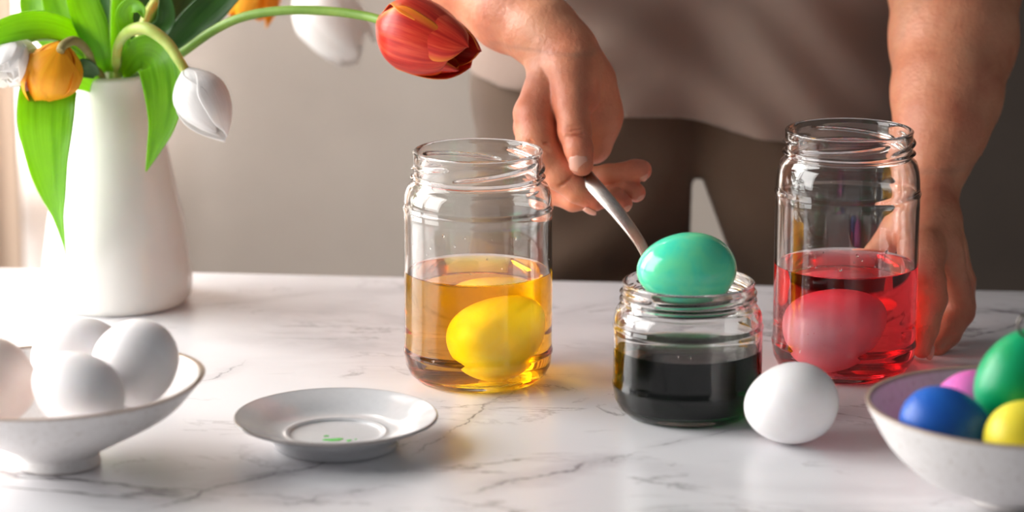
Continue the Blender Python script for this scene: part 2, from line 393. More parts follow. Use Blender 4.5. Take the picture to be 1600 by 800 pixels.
# ------------------------------------------------------------------ jars
def sm(a, b, x):
    t = min(max((x-a)/(b-a), 0), 1); return t*t*(3-2*t)
def make_jar(cx, cy_, R, H, rn, zs, zn, level, liq, label, rot=0.0):
    """R body radius, rn neck radius, zs end of the straight wall, zn start of the neck"""
    t = empty('glass_jar', (cx, cy_, 0), label, 'jar')
    pr = [(0, 0.0035), (R*0.5, 0.003), (R*0.66, 0.0015), (R*0.74, 0.0), (R*0.82, 0.0006), (R*0.92, 0.005), (R*0.975, 0.011), (R-0.0004, 0.0175), (R, 0.019), (R, 0.021), (R-0.0006, 0.0225)]
    z = 0.026
    while z < zs-0.004: pr.append((R-0.0006, z)); z += 0.006
    pr += [(R-0.0006, zs-0.002), (R, zs-0.0005), (R, zs+0.001), (R-0.0008, zs+0.0025)]
    n = 8
    for i in range(1, n+1):
        a = i/n; zz = zs+0.0025+(zn-zs-0.0025)*a
        rr = rn-0.0012 + (R-0.0008-(rn-0.0012))*math.sqrt(max(0, 1-a**2.2))
        pr.append((rr, zz))
    neck = []
    ztop = H
    zz = zn+0.0006
    while zz < ztop-0.0022: neck.append((rn-0.0012, zz)); zz += 0.00055
    lip = [(rn-0.0012, ztop-0.002), (rn-0.0008, ztop-0.001), (rn-0.0016, ztop-0.0002), (rn-0.0026, ztop), (rn-0.0036, ztop-0.0004), (rn-0.0042, ztop-0.0014)]
    inner = [(rn-0.0045, ztop-0.004), (rn-0.0045, zn+0.004), (rn-0.0042, zn)]
    for i in range(1, n+1):
        a = 1-i/n; zz2 = zs+0.0025+(zn-zs-0.0025)*a
        inner.append((rn-0.0042 + (R-0.0032-(rn-0.0042))*math.sqrt(max(0, 1-a**2.2)), zz2-0.001))
    ri = R-0.0031; lv = level; men = 0.0010
    inner += [(ri, zs-0.006), (ri, lv+0.5*(zs-lv)), (ri, lv+men)]
    full = pr+neck+lip+inner
    def disp(r, z, a):
        a2 = (a+rot) % (2*PI)
        if r > rn-0.0016 and zn+0.0005 < z < ztop-0.0018:
            # bead under the threads and four short screw threads
            b = 0.0022*math.exp(-((z-(zn+0.0035))/0.0011)**2)
            q = (a2/(PI/2)) % 1.0
            zc = zn+0.0072+(ztop-zn-0.0125)*q*0.9
            wq = sm(0.0, 0.12, q)*(1-sm(0.85, 1.0, q))
            b += 0.0020*wq*math.exp(-((z-zc)/0.00095)**2)
            q2 = ((a2+PI/4)/(PI/2)) % 1.0
            return r+b, z
        # slight hand-of-the-mould waviness of the wall
        if zs > z > 0.03: return r+0.00010*math.sin(3*a+z*12)+0.00006*math.sin(7*a-z*15), z
        return r, z
    lathe('glass_body', full, glass, t, 160, disp)
    wet = [(0, 0.0072), (R*0.6, 0.0058), (R*0.80, 0.0062), (R*0.90, 0.0095), (R-0.0036, 0.018), (ri, 0.024), (ri, lv+men)]
    lp = wet + [(ri, lv+men), (ri-0.0006, lv+0.0004), (ri-0.0014, lv+0.0001), (ri-0.003, lv), (R*0.5, lv), (0, lv)]
    lo = lathe('dye_water', lp, liq, t, 160)
    top = [1.0 if min(math.hypot(lo.data.vertices[i].co.x, lo.data.vertices[i].co.y) for i in p.vertices) < ri-0.0003 and p.center.z > lv-0.0005 else 0.0 for p in lo.data.polygons]
    lo.data.attributes.new('top', 'FLOAT', 'FACE').data.foreach_set('value', top)
    return t
yj = P(747.5, 588, 1.911); yj.z = 0
rj = P(1317.5, 577, 1.932)
gj = P(1073, 643, 1.828)
yj_x, rj_x, gj_x = yj.x, rj.x, gj.x
jar_y = make_jar(yj_x, 1.911, 0.0500, 0.156, 0.0440, 0.117, 0.1345, 0.074, yellow_liq, 'tall glass jar of yellow dye with a yellow egg in it', 0.4)
jar_r = make_jar(rj_x, 1.932, 0.0490, 0.166, 0.0437, 0.123, 0.147, 0.0736, red_liq, 'tall glass jar of red dye with a pink egg in it', 1.0)
jar_g = make_jar(gj_x, 1.828, 0.0484, 0.087, 0.0432, 0.0575, 0.0715, 0.043, green_liq, 'short glass jar of dark green dye with a mint egg in its mouth', 2.2)
# droplets on the inner wall of the red jar
def drops(jar, R, items, m):
    bm = bmesh.new()
    for (ang, z, s) in items:
        mtx = Matrix.Translation((R*math.cos(ang), R*math.sin(ang), z)) @ Matrix.Rotation(ang, 4, 'Z') @ Matrix.Diagonal((0.35*s, 0.8*s, s, 1))
        bmesh.ops.create_icosphere(bm, subdivisions=2, radius=1, matrix=mtx)
    me = bpy.data.meshes.new('droplets'); bm.to_mesh(me); bm.free()
    o = link('droplets', me, m, jar); o['kind'] = 'stuff'
rnd = random.Random(4)
drops(jar_r, 0.0461, [(-PI/2+rnd.uniform(-.9, .6), 0.078+rnd.uniform(0.001, 0.016), rnd.uniform(0.0006, 0.0014)) for _ in range(16)], glass)
drops(jar_y, 0.0471, [(-PI/2+rnd.uniform(-1.2, 1.3), 0.078+rnd.uniform(0.001, 0.03), rnd.uniform(0.0005, 0.0013)) for _ in range(16)], glass)
drops(jar_g, 0.0455, [(-PI/2+rnd.uniform(-1.2, 1.2), 0.045+rnd.uniform(0.001, 0.01), rnd.uniform(0.0004, 0.0008)) for _ in range(26)], glass)

egg('egg', (yj_x+0.0125, 1.911-0.014, 0.0350), (0.72, -0.05, 0.62), 0.061, 0.0525, yellow_egg_m, 'yellow egg sunk in the jar of yellow dye')
egg('egg', (rj_x-0.0075, 1.932-0.014, 0.0350), (0.80, 0.05, 0.48), 0.062, 0.0525, pink_egg_m, 'speckled pink egg sunk in the jar of red dye')
ge = P(1073, 421, 1.818)
egg('egg', ge, (-0.99, 0.0, -0.04), 0.0635, 0.0470, green_egg_wet, 'wet mint green egg lifted on a spoon above the short jar', k=0.07)
we = P(1235, 677, 1.757)
egg('egg', (we.x, 1.757, 0.0256), (-0.80, 0.25, -0.22), 0.0595, 0.0505, white_egg, 'white egg lying alone on the marble between green jar and right bowl', k=0.08)

# ------------------------------------------------------------------ saucer
sx_, sy_ = P(525, 655, 1.752).x, 1.752
sa = empty('saucer', (sx_, sy_, 0), 'small grey glazed saucer with green dye drops on the marble', 'saucer')
Rs = 0.0632
sprof = smooth_prof([(0, 0.0042), (0.030, 0.0040), (0.0335, 0.0010), (0.036, 0.0), (0.0385, 0.0012), (0.0405, 0.006), (0.050, 0.0125), (0.060, 0.0168), (Rs-0.0006, 0.0178), (Rs, 0.0190), (Rs-0.001, 0.0200), (0.0600, 0.0192), (0.050, 0.0152), (0.0400, 0.0105), (0.0335, 0.0088), (0.0310, 0.0092), (0.0290, 0.0082), (0.0270, 0.0070), (0.015, 0.0064), (0, 0.0062)], 4)
sbody = lathe('dish', sprof, saucer_m, sa, 128)
def rim_attr(o, fn):
    at = o.data.attributes.new('rim', 'FLOAT', 'POINT'); at.data.foreach_set('value', [fn(v.co) for v in o.data.vertices])
rim_attr(sbody, lambda c: math.exp(-((math.hypot(c.x, c.y)-Rs+0.0005)/0.0010)**2) + 0.35*math.exp(-((math.hypot(c.x, c.y)-0.031)/0.0008)**2)*(c.z > 0.008))
def blob(name, cx, cy_, z, r, m, parent, seed, sx=1, sy=1):
    rnd = random.Random(seed); ph = [rnd.uniform(0, 6) for _ in range(3)]; vs = [(cx, cy_, z+0.0004)]; n = 28
    for ring, (q, h) in enumerate(((0.6, 0.00035), (0.92, 0.0002), (1.0, -0.0002))):
        for k in range(n):
            a = 2*PI*k/n; rr = r*q*(1+0.22*math.sin(2*a+ph[0])+0.15*math.sin(3*a+ph[1])+0.08*math.sin(5*a+ph[2]))
            vs.append((cx+sx*rr*math.cos(a), cy_+sy*rr*math.sin(a), z+h))
    fs = [(0, 1+k, 1+(k+1) % n) for k in range(n)]
    for ring in range(2):
        for k in range(n): fs.append((1+ring*n+k, 1+(ring+1)*n+k, 1+(ring+1)*n+(k+1) % n, 1+ring*n+(k+1) % n))
    return mesh(name, vs, fs, m, parent)
blob('dye_drop', -0.001, -0.009, 0.0064, 0.0042, green_paint, sa, 1, 1.3, 0.9)
blob('dye_drop', 0.0085, -0.011, 0.0064, 0.0018, green_paint, sa, 2)
blob('dye_drop', -0.006, -0.001, 0.0064, 0.0014, green_paint, sa, 3)
blob('dye_drop', 0.0125, -0.0085, 0.0064, 0.0007, green_paint, sa, 4)

# ------------------------------------------------------------------ bowls
def make_bowl(cx, cy_, R, H, foot, label, shape, full=False):
    t = empty('bowl', (cx, cy_, 0), label, 'bowl')
    p = smooth_prof([(0, 0.0045), (foot*0.80, 0.004), (foot*0.86, 0.0008), (foot*0.93, 0.0), (foot, 0.0012), (foot*0.98, 0.005), (foot*1.02, 0.009), (foot*1.5, H*0.30), (R*0.80, H*0.62), (R*0.95, H*0.88), (R, H*0.985), (R-0.0012, H), (R-0.0032, H*0.985), (R*0.93, H*0.86), (R*0.77, H*0.60), (foot*1.3, H*0.30), (foot*0.7, 0.0125), (0, 0.0105)], 5)
    if full: p = smooth_prof([(0, 0.0035), (foot*0.80, 0.003), (foot*0.86, 0.0008), (foot*0.93, 0.0), (foot, 0.0010), (foot*1.0, 0.003), (foot*1.10, 0.0048), (R*0.60, H*0.235), (R*0.82, H*0.52), (R*0.94, H*0.80), (R, H*0.985), (R-0.0012, H), (R-0.0032, H*0.985), (R*0.915, H*0.80), (R*0.79, H*0.54), (R*0.57, H*0.29), (foot*0.7, 0.0105), (0, 0.0090)], 5)
    b = lathe('bowl_body', p, stone, t, 144, shape)
    attrs = []
    k = 0
    n = 144
    at = b.data.attributes.new('rim', 'FLOAT', 'POINT'); vals = []
    for (r, z) in p:
        cnt = 1 if r <= 1e-6 else n
        vals += [math.exp(-((z-H)/0.0011)**2)*(1 if r > R*0.9 else 0) + 0.5*math.exp(-(z/0.0012)**2)*(r > foot*0.85 and r < foot*1.05)]*cnt
    at.data.foreach_set('value', vals)
    return t
lb = (P(92, 725, 1.713).x, 1.713); rb = (P(1583, 789, 1.643).x, 1.643)
def shape_l(r, z, a):
    f = r/0.088; g_ = f**3
    k = 1 + g_*(0.045*math.exp(-((a-0.25 if a < PI else a-2*PI-0.25)/0.42)**2) + 0.012*math.sin(3*a+1))
    return r*k, z + g_*(0.0022*math.cos(a-0.5)+0.001*math.sin(3*a))*(z/0.053)
def shape_r(r, z, a):
    g_ = (r/0.088)**3
    return r*(1+0.008*g_*math.sin(3*a)), z + g_*0.0008*math.sin(2*a+0.6)*(z/0.058)
bowl_l = make_bowl(lb[0], lb[1], 0.0855, 0.053, 0.0255, 'pale stoneware bowl of undyed eggs at the left', shape_l)
bowl_r = make_bowl(rb[0], rb[1], 0.0870, 0.058, 0.026, 'pale stoneware bowl of coloured eggs at the right', shape_r, True)
def eggp(px, py, Y, axis, Ln, Wd, m, label, k=0.12): return egg('egg', P(px, py, Y), axis, Ln, Wd, m, label, 'eggs in the bowls', k)
eggp(121, 612, 1.672, (-0.6, 0.2, 0.3), 0.058, 0.0470, white_egg, 'white egg at the front of the left bowl')
eggp(212, 566, 1.715, (0.55, 0.3, 0.6), 0.0545, 0.0510, white_egg, 'white egg at the right side of the left bowl', 0.04)
eggp(122, 560, 1.760, (0.8, 0.3, 0.35), 0.058, 0.0520, white_egg, 'white egg at the back of the left bowl, behind two others')
eggp(-6, 592, 1.700, (-0.2, -0.3, 0.9), 0.055, 0.0460, blush_egg, 'pinkish egg cut by the left edge of the picture')
eggp(1477, 664, 1.615, (0.85, -0.3, -0.1), 0.0530, 0.0430, blue_egg_m, 'blue egg in the right bowl')
eggp(1518, 637, 1.665, (0.4, 0.6, 0.2), 0.054, 0.044, magenta_egg_m, 'pink egg behind the blue one in the right bowl')
eggp(1592, 593, 1.640, (0.30, 0.1, 0.85), 0.0600, 0.0480, green_egg_m, 'green egg standing on the others in the right bowl')
eggp(1608, 684, 1.592, (0.8, 0.2, 0.1), 0.052, 0.043, lemon_egg_m, 'yellow egg at the right edge in the right bowl')
# wire loop resting over the green egg
q = P(1608, 508, 1.632)
ring = []
for k in range(25):
    a = 2*PI*k/24; ring.append(q+Vector((0.0062*math.cos(a), 0.001*math.sin(a), 0.0068*math.sin(a))))
tag(tube('wire_loop', ring+[q+Vector((0.02, -0.004, -0.004)), q+Vector((0.045, -0.006, -0.022))], 0.0009, dark_steel, None, 10, 4),
    'small steel wire loop leaning on the green egg at the right edge', 'wire loop')

# ------------------------------------------------------------------ vase
VX, VY = P(184, 470, 2.126).x, 2.126
vase = empty('vase', (VX, VY, 0), 'white porcelain vase holding the tulips', 'vase')
vp = smooth_prof([(0, 0.004), (0.044, 0.003), (0.049, 0.0), (0.0535, 0.004), (0.0555, 0.012), (0.0553, 0.024), (0.0525, 0.048), (0.0470, 0.080), (0.0410, 0.110), (0.0360, 0.134), (0.0325, 0.148), (0.0308, 0.158), (0.0308, 0.166), (0.0312, 0.170), (0.0300, 0.1722), (0.0282, 0.171), (0.0278, 0.166), (0.0280, 0.156), (0.0300, 0.147), (0.0380, 0.110), (0.045, 0.080), (0.0515, 0.030), (0.046, 0.012), (0, 0.010)], 5)
lathe('vase_body', vp, porcelain, vase, 128)
vase.children[0].name = 'vase_body'

# ------------------------------------------------------------------ tulips
def leaf(pts, hw, m, parent, cup=0.35, nrm=(0, -1, 0.1), twist=None, name='leaf', wav=0.0):
    """pts: list of (px,py,Y); hw: half widths in photo pixels"""
    n = 8
    sp = spline([P(*p) for p in pts], n); W = [q[0] for q in smooth_prof([(h, 0) for h in hw], n)]
    tw = [0]*len(sp) if twist is None else [q[0] for q in smooth_prof([(h, 0) for h in twist], n)]
    vs, fs, uv = [], [], []; M = 12; nv = Vector(nrm).normalized()
    for i, p in enumerate(sp):
        t = (sp[min(i+1, len(sp)-1)]-sp[max(i-1, 0)]).normalized()
        s = t.cross(nv)
        if s.length < 1e-4: s = Vector((1, 0, 0))
        s.normalize(); nn = s.cross(t).normalized()
        q = Matrix.Rotation(tw[i], 3, t); s = q @ s; nn = q @ nn
        hwid = max(S(W[i], p.y), 0.0001)
        for j in range(M+1):
            u = j/M*2-1
            vs.append(p + s*(hwid*math.sin(u*PI/2*0.9)) - nn*(cup*hwid*(1-math.cos(u*PI/2*0.95))*-1) + nn*(wav*hwid*math.sin(i*0.5+u*2)*u*u))
            uv.append((j/M, i/(len(sp)-1)*4))
    for i in range(len(sp)-1):
        for j in range(M):
            a = i*(M+1)+j; fs.append((a, a+1, a+M+2, a+M+1))
    o = mesh(name, vs, fs, m, parent, True, uv)
    md = o.modifiers.new('thick', 'SOLIDIFY'); md.thickness = 0.0007; md.offset = 0
    return o
def petals(parent, base, tip, R, m, spin=0.0, openness=0.35, n_in=3, n_out=3, seed=0, wid=1.05, bulge=0.45, ruffle=0.03, blunt=0):
    base = Vector(base); tip = Vector(tip); ax = tip-base; Ln = ax.length
    rot = ax.to_track_quat('Z', 'Y').to_matrix(); rnd = random.Random(seed)
    for layer, cnt in ((0, n_in), (1, n_out)):
        for k in range(cnt):
            ph0 = spin + 2*PI*k/cnt + layer*PI/cnt + rnd.uniform(-.12, .12)
            lk = Ln*(0.97 if layer == 0 else 1.0)*rnd.uniform(0.88, 1.07); op = openness*rnd.uniform(0.75, 1.25)
            rs = 0.91 if layer == 0 else 1.0
            vs, fs, uv = [], [], []; NT, NU = 22, 14; p1, p2 = rnd.uniform(0, 6), rnd.uniform(0, 6)
            for i in range(NT+1):
                t = i/NT
                prof = math.sin(PI*min(t/bulge, 1)*0.5)**0.75 if t < bulge else 1-(1-op)*((t-bulge)/(1-bulge))**2.1
                r = R*rs*max(prof, 0.10)
                wt = (0.35+0.65*math.sin(PI*min(t/0.5, 1)*0.5)) * (1 if t < 0.62+0.16*blunt else max(0, 1-((t-0.62-0.16*blunt)/(0.38-0.16*blunt))**2.4)**0.5)
                for j in range(NU+1):
                    u = j/NU*2-1
                    ang = ph0+u*wid*wt
                    edge = abs(u)**3
                    rr = r*(1+0.06*edge*(1 if layer else -1)) * (1 - 0.045*math.exp(-(u/0.10)**2)*(t > .1)) + R*ruffle*edge*math.sin(t*9+p1+u*2)
                    zz = lk*t*(1-0.03*edge) + R*ruffle*0.6*math.sin(5*u+p2)*t*t
                    vs.append(base + rot @ Vector((rr*math.cos(ang), rr*math.sin(ang), zz)))
                    uv.append((j/NU, t))
            for i in range(NT):
                for j in range(NU):
                    a = i*(NU+1)+j; fs.append((a, a+1, a+NU+2, a+NU+1))
            o = mesh('petal', vs, fs, m, parent, True, uv)
            md = o.modifiers.new('thick', 'SOLIDIFY'); md.thickness = 0.0005; md.offset = 0
            md = o.modifiers.new('sub', 'SUBSURF'); md.levels = 1; md.render_levels = 1
def tulip(label):
    t = empty('tulip', (VX, VY, 0.03), label, 'tulip', 'tulips in the vase'); t.location = (0, 0, 0); return t
def place_root(t, kids_before=None):
    # put the empty at the foot of the stem, inside the vase
    d = Vector((VX, VY, 0.02)); t.location = d
    for ch in t.children: ch.location = ch.location - d
IN = (186, 150, 2.126); LOW = (186, 400, 2.126)
# white drooping tulip
t3 = tulip('white tulip drooping on a pale arched stem to the right of the vase')
tube('stem', [P(*p) for p in (LOW, (184, 150, 2.12), (182, 92, 2.10), (187, 66, 2.075), (204, 48, 2.06), (230, 45, 2.05), (260, 66, 2.045), (280, 95, 2.04), (290, 111, 2.04))], [0.0034]*4+[0.0043, 0.0045, 0.0042, 0.0036, 0.0034], stem_m, t3)
petals(t3, P(289, 107, 2.04), P(350, 217, 2.03), 0.0192, petal_white, 0.5, 0.10, seed=3, bulge=0.42, ruffle=0.03, wid=1.3, blunt=1)
leaf([(190, 118, 2.12), (218, 84, 2.09), (247, 94, 2.06), (257, 140, 2.052), (254, 190, 2.052), (241, 232, 2.055), (228, 268, 2.06)], [10, 24, 34, 32, 22, 11, 0.5], leaf_m, t3, 0.3)
# red tulip
t4 = tulip('red and orange tulip on a long bent stem in front of the arm')
tube('stem', [P(*p) for p in (LOW, (200, 150, 2.12), (240, 110, 2.11), (285, 82, 2.09), (335, 47, 2.08), (385, 25, 2.07), (450, 16, 2.06), (520, 18, 2.05), (570, 25, 2.04), (600, 33, 2.03))], [0.0033]*10, stem_green, t4)
petals(t4, P(592, 30, 2.03), P(733, 88, 1.99), 0.0262, petal_red, 0.3, 0.58, seed=8, wid=1.2, bulge=0.42, blunt=1)
leaf([(225, 112, 2.14), (262, 78, 2.13), (302, 38, 2.12), (342, 0, 2.12), (385, -50, 2.12), (420, -110, 2.13)], [8, 15, 24, 24, 18, 1], leaf_dark, t4, 0.4)
# yellow tulip left
t2 = tulip('yellow orange tulip nodding in front of the vase neck')
tube('stem', [P(*p) for p in (LOW, (165, 150, 2.11), (146, 106, 2.09), (136, 80, 2.07), (118, 64, 2.05), (100, 70, 2.04), (94, 80, 2.035))], [0.003]*4+[0.0034, 0.0034, 0.003], stem_brown, t2)
petals(t2, P(97, 66, 2.045), P(66, 164, 2.055), 0.0212, petal_yellow, 0.6, 0.25, seed=11, bulge=0.5, wid=1.35, blunt=1)
leaf([(150, 135, 2.10), (110, 112, 2.08), (80, 130, 2.06), (72, 180, 2.05), (75, 240, 2.05), (86, 310, 2.05), (96, 355, 2.055), (103, 397, 2.06)], [12, 30, 42, 44, 36, 22, 11, 0.5], leaf_m, t2, 0.25, wav=0.08, twist=[0, 0, -0.1, -0.1, 0.1, 0.5, 0.9, 1.1])
leaf([(92, 100, 2.085), (80, 150, 2.08), (77, 192, 2.08)], [8, 9, 0.5], leaf_m, t2, 0.5)
# white double tulip, left edge
t1 = tulip('white ruffled tulip at the left edge beside the yellow one')
tube('stem', [P(*p) for p in (LOW, (160, 150, 2.12), (130, 90, 2.12), (90, 60, 2.10), (50, 60, 2.08), (30, 75, 2.07), (20, 90, 2.06))], 0.003, stem_green, t1)
petals(t1, P(46, 66, 2.07), P(0, 122, 2.05), 0.0225, petal_white, 0.1, 0.70, 4, 5, seed=21, wid=0.95, bulge=0.5, ruffle=0.07, blunt=1)
petals(t1, P(30, 62, 2.05), P(5, 118, 2.03), 0.0130, petal_white, 0.6, 0.9, 3, 3, seed=22, wid=0.9, bulge=0.5, ruffle=0.1)
leaf([(155, 112, 2.12), (135, 72, 2.09), (100, 50, 2.07), (55, 42, 2.05), (5, 52, 2.04), (-60, 80, 2.03), (-110, 110, 2.03)], [8, 15, 22, 24, 20, 12, 0.5], leaf_m, t1, 0.4, nrm=(0, -0.9, 0.5))
# blurred yellow tulip at the back
t5 = tulip('out of focus yellow tulip hanging behind the red tulip stem')
tube('stem', [P(*p) for p in (LOW, (205, 140, 2.14), (222, 45, 2.15), (244, 0, 2.18), (290, -60, 2.24), (350, -85, 2.30), (390, -60, 2.32), (398, -42, 2.32))], [0.0033]*8, stem_m, t5)
petals(t5, P(402, -48, 2.32), P(386, 40, 2.31), 0.0230, petal_yellow, 0.4, 0.62, seed=31)
leaf([(230, 108, 2.16), (262, 60, 2.18), (290, 15, 2.20), (310, -40, 2.22), (320, -100, 2.24)], [12, 24, 30, 22, 1], leaf_dark, t5, 0.4)
# blurred white tulip at the back
t6 = tulip('out of focus white tulip hanging left of the red tulip')
tube('stem', [P(*p) for p in (LOW, (200, 140, 2.16), (240, 20, 2.2), (320, -90, 2.28), (410, -90, 2.36), (455, -30, 2.40), (476, -12, 2.40))], 0.0033, stem_green, t6)
petals(t6, P(466, -26, 2.40), P(566, 84, 2.38), 0.0270, petal_white, 0.2, 0.62, seed=41)
leaf([(205, 108, 2.17), (228, 40, 2.19), (250, -20, 2.22), (262, -90, 2.24)], [16, 28, 28, 1], leaf_dark, t6, 0.3)
# a tulip whose flower stands above the frame, with the upright leaves
t7 = tulip('upright tulip leaves and stem rising out of the picture above the vase')
tube('stem', [P(*p) for p in (LOW, (178, 150, 2.12), (178, 60, 2.11), (180, -10, 2.11), (186, -120, 2.12))], 0.0034, stem_green, t7)
petals(t7, P(186, -120, 2.12), P(190, -235, 2.13), 0.022, petal_red, 0.2, 0.4, seed=51)
leaf([(166, 112, 2.11), (158, 84, 2.09), (143, 42, 2.08), (128, 0, 2.075), (116, -60, 2.08), (118, -130, 2.09)], [6, 14, 25, 25, 18, 1], leaf_m, t7, 0.45, nrm=(0.25, -1, 0.1))
leaf([(174, 112, 2.12), (168, 60, 2.11), (160, 0, 2.11), (150, -70, 2.12), (146, -120, 2.13)], [6, 11, 12, 10, 1], leaf_dark, t7, 0.3)
leaf([(181, 112, 2.11), (186, 60, 2.10), (191, 0, 2.09), (196, -80, 2.09), (200, -140, 2.1)], [7, 12, 15, 12, 1], leaf_m, t7, 0.5)
leaf([(150, 112, 2.15), (122, 66, 2.16), (102, 20, 2.17), (84, -40, 2.18), (76, -90, 2.18)], [10, 24, 30, 22, 1], leaf_m, t7, 0.3)
leaf([(140, 105, 2.17), (90, 60, 2.19), (55, 10, 2.21), (38, -50, 2.22)], [12, 26, 24, 1], leaf_m, t7, 0.3)
leaf([(196, 70, 2.085), (197, 45, 2.07), (196, 22, 2.062), (206, 9, 2.056), (220, 14, 2.052), (224, 28, 2.05)], [5, 10, 14, 12, 8, 0.5], leaf_m, t7, 0.5)
leaf([(212, 100, 2.13), (236, 62, 2.12), (258, 36, 2.10), (260, 8, 2.09), (252, -30, 2.09)], [10, 16, 14, 12, 1], leaf_dark, t7, 0.5)
leaf([(150, 118, 2.09), (138, 108, 2.08), (128, 104, 2.07), (118, 112, 2.065)], [6, 14, 12, 0.5], leaf_dark, t7, 0.4)
for t in (t1, t2, t3, t4, t5, t6, t7): place_root(t)

# ------------------------------------------------------------------ spoon
sp_pts = [P(893, 232, 1.998), P(913, 272, 1.980), P(937, 300, 1.964), P(961, 327, 1.946), P(984, 356, 1.924), P(1001, 381, 1.902), P(1011, 402, 1.884)]
bowl_c = Vector((gj_x+0.001, 1.822, ge.z-0.0235))
sp_pts += [Vector((gj_x-0.024, 1.862, ge.z-0.006)), Vector((gj_x-0.016, 1.846, ge.z-0.019))]
spoon = empty('spoon', bowl_c, 'steel spoon held by the hand, lifting the mint green egg', 'spoon')
def strip(name, pts, hw, th, m, parent, side0):
    sp = spline(pts, 8); W = [q[0] for q in smooth_prof([(h, 0) for h in hw], 8)]
    vs, fs = [], []; sec = []
    for k in range(16):
        a = 2*PI*k/16; ca, sa_ = math.cos(a), math.sin(a)
        sec.append((math.copysign(abs(ca)**0.6, ca), math.copysign(abs(sa_)**0.8, sa_)))
    for i, p in enumerate(sp):
        t = (sp[min(i+1, len(sp)-1)]-sp[max(i-1, 0)]).normalized(); s = Vector(side0); s = (s-t*s.dot(t)).normalized(); nn = t.cross(s)
        for (a, b) in sec: vs.append(p+s*(a*W[i])+nn*(b*th)-parent.location)
    for i in range(len(sp)-1):
        for k in range(16):
            k2 = (k+1) % 16; fs.append((i*16+k, i*16+k2, (i+1)*16+k2, (i+1)*16+k))
    fs.append(tuple(range(16))[::-1]); fs.append(tuple(range((len(sp)-1)*16, len(sp)*16)))
    return mesh(name, vs, fs, m, parent)
strip('handle', sp_pts, [0.0054, 0.0055, 0.0054, 0.0049, 0.0043, 0.0038, 0.0034, 0.0032, 0.0035], 0.0010, steel, spoon, (0.86, -0.25, 0.44))
# spoon bowl: a shallow shell
vs, fs = [], []; NR, NA = 12, 48
for side, off in ((0, 0.0), (1, -0.0011)):
    for i in range(NR+1):
        for k in range(NA):
            a = 2*PI*k/NA; r = i/NR; vs.append((0.0225*r*math.cos(a), 0.0290*r*math.sin(a)*(1-0.08*math.sin(a)), -0.0008+0.0075*(r**2-1)*1.0+0.004+off))
for side in (0, 1):
    o0 = side*(NR+1)*NA
    for i in range(NR):
        for k in range(NA):
            k2 = (k+1) % NA; q4 = (o0+i*NA+k, o0+i*NA+k2, o0+(i+1)*NA+k2, o0+(i+1)*NA+k)
            fs.append(q4 if side else q4[::-1])
for k in range(NA):
    k2 = (k+1) % NA; fs.append((NR*NA+k, NR*NA+k2, (NR+1)*NA+NR*NA+k2, (NR+1)*NA+NR*NA+k))
bo = mesh('spoon_bowl', vs, fs, steel, spoon); bo.rotation_euler = (0, 0, 0.9)

# ------------------------------------------------------------------ person, built as one smooth implicit surface
BIG = 1.0
def smin(a, b, k):
    h = np.clip(0.5+0.5*(b-a)/k, 0, 1); return b*(1-h)+a*h-k*h*(1-h)
class Grid:
    def __init__(s, lo, hi, res):
        s.lo = np.array(lo, np.float32); s.res = res
        s.n = [int(math.ceil((hi[i]-lo[i])/res))+1 for i in range(3)]
        s.ax = [(s.lo[i]+res*np.arange(s.n[i])).astype(np.float32) for i in range(3)]
    def new(s): return np.full(s.n, BIG, np.float32)
    def cone(s, D, a, b, ra, rb, k, mar=0.018):
        a = np.array(a, np.float32); b = np.array(b, np.float32); R = max(ra, rb)+mar
        sl = []
        for i in range(3):
            i0 = int(max(0, math.floor((min(a[i], b[i])-R-s.lo[i])/s.res))); i1 = int(min(s.n[i], math.ceil((max(a[i], b[i])+R-s.lo[i])/s.res)+1))
            if i1 <= i0: return
            sl.append(slice(i0, i1))
        X = s.ax[0][sl[0]][:, None, None]; Y = s.ax[1][sl[1]][None, :, None]; Z = s.ax[2][sl[2]][None, None, :]
        ba = b-a; bb = float(ba@ba)+1e-12
        t = np.clip(((X-a[0])*ba[0]+(Y-a[1])*ba[1]+(Z-a[2])*ba[2])/bb, 0, 1)
        d = np.sqrt((X-a[0]-t*ba[0])**2+(Y-a[1]-t*ba[1])**2+(Z-a[2]-t*ba[2])**2)-(ra+(rb-ra)*t)
        sl = tuple(sl); D[sl] = smin(D[sl], d.astype(np.float32), k) if k > 0 else np.minimum(D[sl], d)
    def cut(s, D, a, b, r, k):
        """carve a soft groove along a-b"""
        T = s.new(); s.cone(T, a, b, r, r, 0.0005, 0.006)
        near = T < 0.006
        if near.any():
            x = D[near]; y = -T[near]; h = np.clip(0.5+0.5*(x-y)/k, 0, 1); D[near] = y*(1-h)+x*h+k*h*(1-h)
